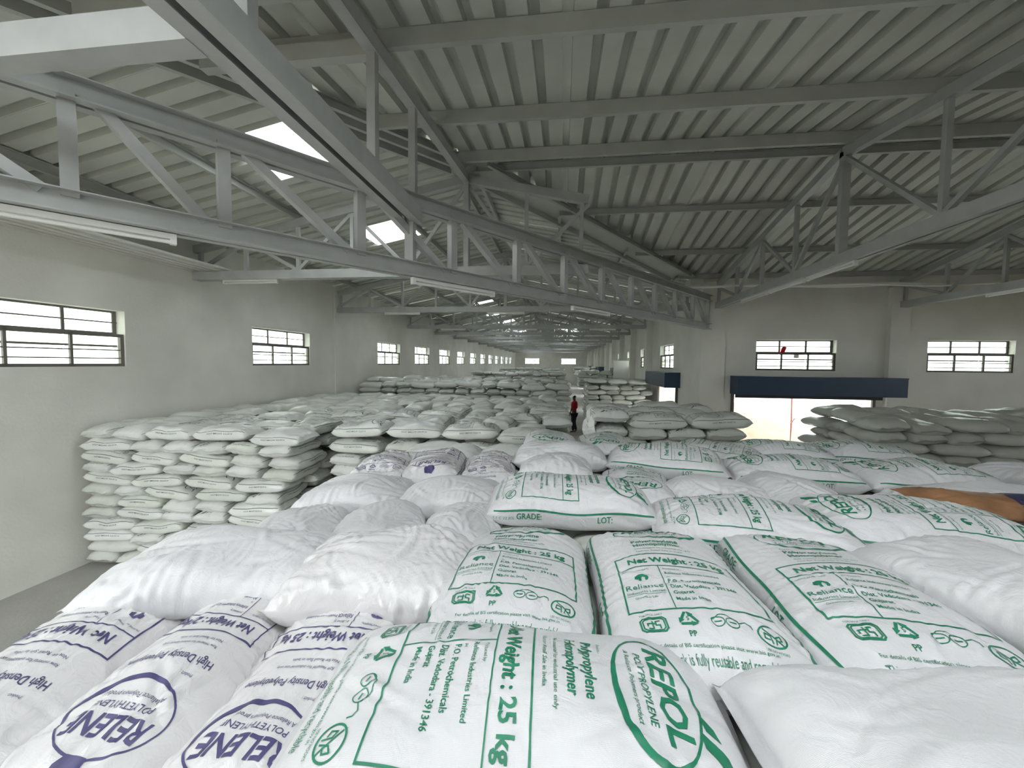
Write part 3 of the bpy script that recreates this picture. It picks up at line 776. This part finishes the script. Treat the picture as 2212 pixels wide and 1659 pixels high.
def lay_print(name, D, G, st, circ, mt, off=.0011):
    V, F = D; n, mr = G.shape[:2]
    fi = np.interp(V[:, 1], st, np.arange(n)); i0 = np.clip(np.floor(fi).astype(int), 0, n-2); fa = fi-i0
    fj = (-V[:, 0]/circ)*mr; j0 = np.floor(fj).astype(int); fb = fj-j0; j1 = (j0+1) % mr; j0 = j0 % mr
    P = (G[i0, j0]*((1-fa)*(1-fb))[:, None]+G[i0+1, j0]*(fa*(1-fb))[:, None]+G[i0, j1]*((1-fa)*fb)[:, None]+G[i0+1, j1]*(fa*fb)[:, None])
    Tu = np.gradient(G, axis=0); Tv = np.roll(G, -1, 1)-np.roll(G, 1, 1); Nn = np.cross(Tu, Tv); Nn /= np.linalg.norm(Nn, axis=2, keepdims=True)+1e-9
    if Nn[n//2, 0, 2] < 0: Nn = -Nn
    P = P+Nn[i0, j0]*off
    me = bpy.data.meshes.new(name); me.from_pydata(P.tolist(), [], F); me.materials.append(mt); smooth(me); me.update()
    return me

DG, DV = design('G'), design('V')
DGm = design('G', False)

# ---- the stack the camera stands over: each sack listed by place, heading, size
FORE = [
 # kind, x, y, ztop, heading, L, W, tilt_len, tilt_wid, label
 ('G', -.085, .83, -.66, 2, .90, .48, 0, 2, 'green-printed woven sack lying crosswise at the bottom centre, nearest the camera'),
 ('G', -.14, 1.44, -.69, 90, .88, .50, -5, 0, 'green-printed sack reading "This sack is fully reusable" behind the nearest sack'),
 ('G', .385, 1.40, -.675, 91, .90, .53, -2, 0, 'green-printed sack with a crumpled Net Weight line, middle of three side by side'),
 ('G', .925, 1.41, -.67, 88, .90, .54, -2, 2, 'green-printed sack with a long green stripe, right of three side by side'),
 ('P', .85, .74, -.61, 4, .90, .54, 0, -3, 'plain white sack filling the bottom right corner'),
 ('P', -1.24, 1.36, -.68, 13, .76, .46, 0, 0, 'plain white film sack with loose corner at the left edge of the pile'),
 ('L', -.62, 1.38, -.66, 188, .64, .48, 0, 0, 'plain white film sack with LOT printed upside down on its side'),
 ('P', -1.28, 1.82, -.76, 110, .66, .42, -4, 0, 'plain white sack behind the loose-cornered one, leftmost of three'),
 ('P', -.9, 1.92, -.76, 102, .66, .42, -4, 0, 'plain white sack, middle of the three blank ones in a row'),
 ('P', -.49, 1.98, -.76, 94, .66, .4, -4, 0, 'plain white sack, rightmost of the three blank ones, beside the GRADE sack'),
 ('P', -1.26, 2.42, -.75, 8, .64, .54, 0, -3, 'plain white sack in front of the violet-printed row, left one'),
 ('P', -.66, 2.47, -.75, 4, .64, .54, 0, -3, 'plain white sack in front of the violet-printed row, right one'),
 ('V', -1.38, 3.06, -.755, 103, .8, .42, -2, 0, 'violet-printed sack at the far left edge of the pile, leftmost of three'),
 ('V', -.98, 3.1, -.73, -80, .8, .43, 2, 0, 'crumpled violet-printed sack between two flatter ones in the far row'),
 ('V', -.55, 3.14, -.755, 98, .8, .42, -2, 0, 'violet-printed sack, rightmost of the three in the far row'),
 ('V', -1.40, .95, -.80, -82, .9, .42, 0, 0, 'violet-printed sack at the bottom left corner, cut by the picture edge'),
 ('V', -1.02, 1.05, -.79, -86, .9, .38, 0, -3, 'violet-printed sack with GRADE and LOT on its edge, second from bottom left'),
 ('V', -.65, 1.03, -.79, -88, .9, .40, 0, 3, 'violet-printed sack partly under the nearest green-printed one'),
 ('G', .06, 2.24, -.645, 1, .86, .48, 0, 3, 'green-printed sack lying crosswise with GRADE on its near side'),
 ('G', .90, 2.02, -.665, -8, .86, .48, 0, 3, 'green-printed sack lying crosswise right of the GRADE one'),
 ('P', -.03, 2.86, -.65, 90, .66, .5, -6, 0, 'rounded plain white sack bulging behind the GRADE sack'),
 ('G', .48, 2.66, -.70, -98, .78, .44, 4, 0, 'green-printed sack with an upside-down logo behind the crosswise pair'),
 ('P', .93, 2.52, -.70, -40, .66, .46, 0, 0, 'plain white sack right of the upside-down logo sack'),
 ('G', .8, 3.22, -.63, 167, .82, .5, 0, -4, 'green-printed sack with logo at its left end, far middle of the pile'),
 ('P', 1.38, 2.6, -.69, -96, .8, .46, 3, 0, 'plain white wrinkled sack before the two GRADE LOT sacks'),
 ('G', 1.62, 2.06, -.64, 173, .88, .5, 0, -3, 'green-printed sack with leaf logo at its left end, beside the brown sack'),
 ('P', 1.42, 1.36, -.60, -78, .84, .54, 4, 2, 'big plain white sack at the right edge below the brown sack'),
 ('P', 2.34, 2.5, -.66, 3, .84, .48, 0, 0, 'plain white sack behind the brown sack at the right edge'),
 ('G', 1.62, 3.1, -.66, 175, .8, .48, 0, -2, 'green-printed sack with GRADE and LOT on its side, left of a pair'),
 ('G', 2.45, 3.1, -.66, -179, .84, .5, 0, -2, 'green-printed sack with GRADE and LOT on its side, right of a pair'),
 ('G', -.1, 3.86, -.66, -88, .8, .5, 3, 0, 'green-printed sack with upside-down logo at the far end of the pile'),
 ('G', .42, 3.95, -.68, -92, .8, .46, 3, 0, 'green-printed sack at the far end, right of the upside-down logo one'),
 ('P', .0, 3.36, -.66, 2, .74, .46, 0, 0, 'plain white sack lying crosswise before the far upside-down logo'),
 ('G', 1.36, 3.74, -.69, 152, .74, .46, 0, 0, 'green-printed sack at the far end with its logo to the left'),
 ('G', 1.96, 3.86, -.68, 170, .76, .44, 0, 0, 'green-printed sack at the far end below the sand view'),
 ('G', 2.62, 3.92, -.68, 178, .8, .46, 0, 0, 'green-printed sack at the far right end of the pile'),
 ('P', 3.2, 2.45, -.67, 4, .8, .48, 0, 0, 'plain white sack beyond the right edge sacks, second row'),
 ('P', 3.3, 3.1, -.68, 90, .8, .48, 0, 0, 'plain white sack at the far right edge of the pile'),
 ('P', 2.35, 1.85, -.70, 2, .84, .5, 0, 0, 'plain white sack beneath the brown sack at the right'),
]
n_ind = 0
def fore_sack(i, kind, x, y, ztop, hd_, L, W, tl, tw, label):
    T = .175
    G, st, circ = sack_grid(100+i, L, W, T, 100, 120, 36 if kind in 'GP' else 50, 1.1 if kind in 'G' else 1.45, 3.5 if kind != 'P' else 3.2, .016, 1.0 if kind == 'G' else 1.5, .046)
    film = kind in 'VL'
    o = place('sack', grid_mesh('sack', G, M['film' if film else 'woven']), None, (x, y, ztop-T/2-.036), 0)
    o.rotation_euler = (R(tw), R(-tl), R(hd_))
    tag(o, label, 'sack', 'sacks on top of the pile by the camera')
    if kind in 'GV':
        s_ = L/.90; D = DG if kind == 'G' else DV
        V = D[0].copy(); V[:, 1] *= s_; V[:, 0] *= min(1.03, W/.47)
        c = place('print', lay_print('print', (V, D[1]), G, st, circ, M['green' if kind == 'G' else 'violet'], .0019), o)
        c['label'] = 'green printed lettering and marks' if kind == 'G' else 'violet printed lettering and marks'
    if kind == 'L':
        p = Print(); p.text('LOT:', .27, -.02, .02, .06, .012, rot=math.pi/2); q_ = Print(); q_.text('RU057 M82 0C 4071 2508', .27, .06, .012, .14, rot=math.pi/2)
        place('print', lay_print('print', q_.done(), G, st, circ, M['greyink']), o)
        c = place('print', lay_print('print', p.done(), G, st, circ, M['greyink']), o)
    return o
for i, r_ in enumerate(FORE): fore_sack(i, *r_); n_ind += 1

# brown printed sack, thin and half empty, lying among the white ones
G, st, circ = sack_grid(77, .78, .30, .07, 60, 64, 30, 1.2, 2.4)
o = place('sack', grid_mesh('brown_sack', G, M['brownsack']), None, (2.2, 2.26, -.695)); o.rotation_euler = (R(6), R(2), R(-6))
tag(o, 'orange-brown printed sack with navy blotches lying among white sacks at right', 'sack')
for pts in ([(-.1, .0), (.1, -.02), (.13, .1), (.05, .16), (-.09, .14)], [(.0, .2), (.12, .19), (.1, .3), (-.02, .28)]):
    p = Print(); p.poly(pts)
    c = place('print', lay_print('print', p.done(), G, st, circ, M['navy']), o); c['label'] = 'navy blotch printed on the sack'
n_ind += 1

# ---- stacks: prototype sacks shared by all copies
PROT = []
for k in range(8):
    G, st, circ = sack_grid(500+k, .79, .51, .19, 28, 40, 26, 2.2, 3.6, .014, 1.8)
    me = grid_mesh('stacked_sack', G, M['stack'])
    pm = lay_print('stack_print', (DGm[0]*[1.0, .87], DGm[1]), G, st, circ, M['greyink'], .0018) if k % 2 == 0 else None
    if k % 2:
        pm = []
        for s_ in (-1, 1):
            p = Print(); p.line([(s_*.25, -.36), (s_*.25, .36)], .007)
            p.text('00057 M82005 22L0514', s_*.292, -.17*s_, .020, .36, .016, rot=s_*math.pi/2, res=1)
            pm.append(lay_print('stack_print', p.done(.05), G, st, circ, M['greyink'], .0018))
    PROT.append((me, pm if isinstance(pm, list) else [pm]))
STK = []     # (distance, k, loc, rot, label, group, show_print)
nth = lambda i: (['first']+ordn+['fourteenth', 'fifteenth', 'sixteenth', 'seventeenth', 'eighteenth'])[i]
def block(nm, grp, x0, x1, y0, y1, ztop, layers, rows, side=0, seed=0, dz=.172, topjit=.05, rows_low=1, skip=0):
    """rows: rows of sacks going back on the top layer; lower layers show only the near row (and one side)"""
    rg = random.Random(seed)
    for ly in range(layers):
        zc = ztop-.095-dz*ly
        yy = y0; row = 0
        nrow = rows if ly == 0 else (rows if side else rows_low)
        while row < nrow and yy < y1:
            xx = x0+(.0 if ly % 2 == 0 else -.02); colm = 0
            along = (ly+row) % 2 == 0
            depth = .52 if along else .80
            while xx < x1-.3:
                wdt = .82 if along else .52
                if rg.random() < .25: wdt2 = .52 if along else .82
                else: wdt2 = wdt
                if xx+wdt2 > x1+.25: wdt2 = .52
                lng = wdt2 > .7
                vis = ly == 0 or row == 0 or (side == 1 and xx+wdt2 > x1-.45) or (side == -1 and colm == 0)
                if vis:
                    rot = (R(rg.uniform(-4, 4)), R(rg.uniform(-4, 4)), (R(rg.choice([0, 180])) if lng else R(rg.choice([90, -90])))+R(rg.uniform(-5, 5)))
                    cy = yy+(.26 if lng else .40)+rg.uniform(-.03, .03)
                    loc = (xx+wdt2/2+rg.uniform(-.015, .015), cy, zc+(rg.uniform(-.3, 1)*topjit if ly == 0 else rg.uniform(-.006, .006)))
                    lb = 'white sack, %s, %s layer down, %s row, %s from left' % (nm, nth(ly), nth(row), nth(min(colm, 17)))
                    STK.append((math.dist(loc, (0, 0, 0)), rg.randrange(8), loc, rot, lb, grp, True))
                xx += wdt2+.005; colm += 1
            yy += depth; row += 1
block('left-wall stack', 'sacks of the left-wall stack', -7.12, -3.75, 5.15, 13.4, -1.02, 12, 11, 1, 1)
block('middle stack', 'sacks of the middle stack', -3.35, .0, 5.5, 11.2, -1.0, 7, 9, 1, 2, topjit=.10)
block('stack right of the aisle', 'sacks of the stack right of the aisle', .46, 2.6, 5.9, 8.2, -.74, 6, 3, -1, 3, topjit=.08)
block('shaded right-hand stack', 'sacks of the shaded right-hand stack', 4.95, 10.8, 7.0, 10.6, -.86, 11, 3, -1, 4, topjit=.10)
block('far left stack', 'sacks of the far left stack', -7.05, .2, 13.4, 20.5, -.71, 6, 6, 0, 5, dz=.19, topjit=.14)
block('far right stack', 'sacks of the far right stack', 1.05, 3.55, 17.0, 24, -.70, 9, 4, -1, 6, dz=.195, topjit=.08)
block('next far left stack', 'sacks of the next far left stack', -5.6, .15, 24.5, 31, -.62, 4, 4, 0, 7, topjit=.1)
block('next far right stack', 'sacks of the next far right stack', 1.1, 3.5, 27, 36, -.55, 6, 4, -1, 8, topjit=.08)
block('most distant left stack', 'sacks of the most distant left stack', -5.9, .1, 38, 50, -.5, 4, 4, 0, 9, topjit=.1)
block('most distant right stack', 'sacks of the most distant right stack', 1.2, 3.4, 41, 50, -.38, 4, 4, -1, 10, topjit=.1)
# second course under the foreground pile (shows in the gaps) and its left flank down to the floor
rg = random.Random(21)
for i in range(6):
    for j in range(8):
        loc = (-1.22+.81*i+rg.uniform(-.02, .02), .36+.53*j, (-1.10 if i < 2 and j < 3 else -.965)+rg.uniform(-.01, .01))
        STK.append((math.dist(loc, (0, 0, 0))+(0 if i < 2 or j < 1 else 9), rg.randrange(8), loc, (0, 0, R(rg.uniform(-5, 5))+(0 if (i+j) % 2 else math.pi)), 'white sack under the front pile, second layer, %s from left, %s row' % (nth(i), nth(j)), 'second layer of the pile by the camera', False))
for ly in range(2, 13):
    for j in range(5):
        loc = (-1.25+rg.uniform(-.03, .03), .5+.82*j, -.92-.172*(ly-1))
        STK.append((40+ly, rg.randrange(8), loc, (0, 0, R(90 if ly % 2 else 0)), '', '', False))
    for j in range(6):
        loc = (-.4+.8*j, 4.2, -.92-.172*(ly-1)); STK.append((41+ly, rg.randrange(8), loc, (0, 0, 0), '', '', False))
STK.sort(key=lambda s: s[0])
room = 300-n_ind
for d_, k, loc, rot, lb, grp, pr in STK[:room]:
    me, pm = PROT[k]
    o = place('sack', me, None, loc); o.rotation_euler = rot; tag(o, lb, 'sack', grp)
    if pr:
        for q_ in pm: place('print', q_, o)
# the remaining, smaller-showing sacks as one object
low = []
for k in range(3):
    G, st, circ = sack_grid(700+k, .79, .51, .19, 16, 22, 12, 2.0, 3.4, .012, 1.8); low.append(G)
Vs = []; Fs = []; n = 0
for d_, k, loc, rot, lb, grp, pr in STK[room:]:
    G = low[k % 3]; a_, b_ = G.shape[:2]
    Mx = np.array(Matrix.Translation(loc) @ (Matrix.Rotation(rot[2], 4, 'Z') @ Matrix.Rotation(rot[1], 4, 'Y') @ Matrix.Rotation(rot[0], 4, 'X')))
    P = G.reshape(-1, 3)@Mx[:3, :3].T+Mx[:3, 3]
    idx = np.arange(a_*b_).reshape(a_, b_)+n
    F = np.stack([idx[:-1], idx[1:], np.roll(idx, -1, 1)[1:], np.roll(idx, -1, 1)[:-1]], -1).reshape(-1, 4)
    Vs.append(P); Fs.append(F); n += a_*b_
if Vs:
    me = bpy.data.meshes.new('sack_pile'); me.from_pydata(np.concatenate(Vs).tolist(), [], np.concatenate(Fs).tolist())
    me.materials.append(M['stack']); smooth(me); me.update()
    tag(place('sack_pile', me), 'remaining white sacks of the distant stacks and lower layers', 'sacks', kind='stuff')
print('SACKS', n_ind, len(STK), len(STK)-room)

# loose plastic draped over the left end of the stack beside the aisle
v = []; f = []; nu, nv = 26, 34; rg2 = np.random.RandomState(5)
for i in range(nu+1):
    for j in range(nv+1):
        s_ = i/nu; t = j/nv
        x_ = .50-.20*t+.05*math.sin(s_*17+t*5)+.03*math.sin(s_*31-t*13); y_ = 5.95+.75*s_+.03*math.sin(t*15+s_*4)
        z_ = -.70-.75*t+.03*math.sin(s_*23)+.03*math.sin(t*19+s_*9)-.25*(s_-.5)**2
        v.append((x_, y_-.12*(1-t)*(s_ < .5)*0, z_))
for i in range(nu):
    for j in range(nv): q = i*(nv+1)+j; f.append((q, q+nv+1, q+nv+2, q+1))
me = bpy.data.meshes.new('plastic_cover'); me.from_pydata(v, [], f); me.materials.append(M['wrap']); smooth(me)
o = place('plastic_cover', me); sm = o.modifiers.new('thickness', 'SOLIDIFY'); sm.thickness = .004
tag(o, 'crumpled white plastic cover hanging off the stack beside the aisle', 'plastic cover')

# ------------------------------------------------------------------ person in the aisle
def skin_body(name, joints, edges, mt, parent):
    me = bpy.data.meshes.new(name); me.from_pydata([j[0] for j in joints], edges, [])
    me.materials.append(mt)
    o = place(name, me, parent)
    sk = o.modifiers.new('skin', 'SKIN'); sk.use_smooth_shade = True
    for i, j in enumerate(joints): me.skin_vertices[0].data[i].radius = (j[1], j[2] if len(j) > 2 else j[1])
    me.skin_vertices[0].data[0].use_root = True
    ss = o.modifiers.new('sub', 'SUBSURF'); ss.levels = 2; ss.render_levels = 2
    return o
ps = empty('person', (.60, 18.6, -H), R(65)); tag(ps, 'person in a red shirt and black trousers standing in the aisle, seen from behind', 'person')
# one continuous body: pelvis root, spine, head, arms, legs
J = [((0, 0, .92), .115, .09), ((0, .01, 1.12), .12, .085), ((0, 0, 1.34), .14, .09), ((0, -.01, 1.46), .055), ((0, .01, 1.52), .055), ((0, .02, 1.60), .078, .085), ((0, .02, 1.68), .055),
     ((-.17, 0, 1.38), .055), ((-.22, .03, 1.12), .042), ((-.20, .12, .90), .032), ((-.19, .14, .82), .026, .034),
     ((.17, 0, 1.38), .055), ((.25, -.02, 1.14), .042), ((.20, .10, .98), .032), ((.17, .14, .93), .03, .034),
     ((-.09, 0, .84), .095), ((-.10, .02, .47), .062), ((-.10, -.01, .09), .042), ((-.10, .14, .035), .036, .03),
     ((.09, 0, .84), .095), ((.10, .04, .47), .062), ((.11, -.06, .09), .042), ((.11, .09, .035), .036, .03)]
E_ = [(0, 1), (1, 2), (2, 3), (3, 4), (4, 5), (5, 6), (2, 7), (7, 8), (8, 9), (9, 10), (2, 11), (11, 12), (12, 13), (13, 14), (0, 15), (15, 16), (16, 17), (17, 18), (0, 19), (19, 20), (20, 21), (21, 22)]
skin_body('body', J, E_, M['skin'], ps)
shirt = [((0, 0, .90), .14, .11), ((0, .01, 1.12), .142, .105), ((0, 0, 1.34), .158, .108), ((0, -.01, 1.43), .075), ((-.175, 0, 1.38), .073), ((-.215, .02, 1.20), .062), ((.175, 0, 1.38), .073), ((.235, -.01, 1.21), .062)]
skin_body('shirt', shirt, [(0, 1), (1, 2), (2, 3), (2, 4), (4, 5), (2, 6), (6, 7)], M['red'], ps)
tro = [((0, 0, .90), .135, .105), ((-.09, 0, .83), .108), ((-.10, .02, .47), .078), ((-.10, -.005, .12), .062), ((.09, 0, .83), .108), ((.10, .04, .47), .078), ((.11, -.055, .12), .062)]
skin_body('trousers', tro, [(0, 1), (1, 2), (2, 3), (0, 4), (4, 5), (5, 6)], M['trouser'], ps)
skin_body('hair', [((0, .0, 1.60), .082, .09), ((0, .0, 1.675), .07), ((0, .015, 1.70), .05)], [(0, 1), (1, 2)], M['hair'], ps)
# five short fingers on each hand
fm = MB()
for hx, hy, hz in ((-.19, .145, .80), (.165, .15, .91)):
    for q in range(4): fm.tube([(hx-.024+.016*q, hy, hz), (hx-.024+.016*q, hy+.012, hz-.05+.004*q), (hx-.024+.016*q, hy+.028, hz-.08+.005*abs(q-1.5))], .0085, 6)
    fm.tube([(hx+.03, hy+.01, hz+.03), (hx+.045, hy+.03, hz-.01), (hx+.04, hy+.045, hz-.035)], .009, 6)
fm.build('fingers', M['skin'], ps)
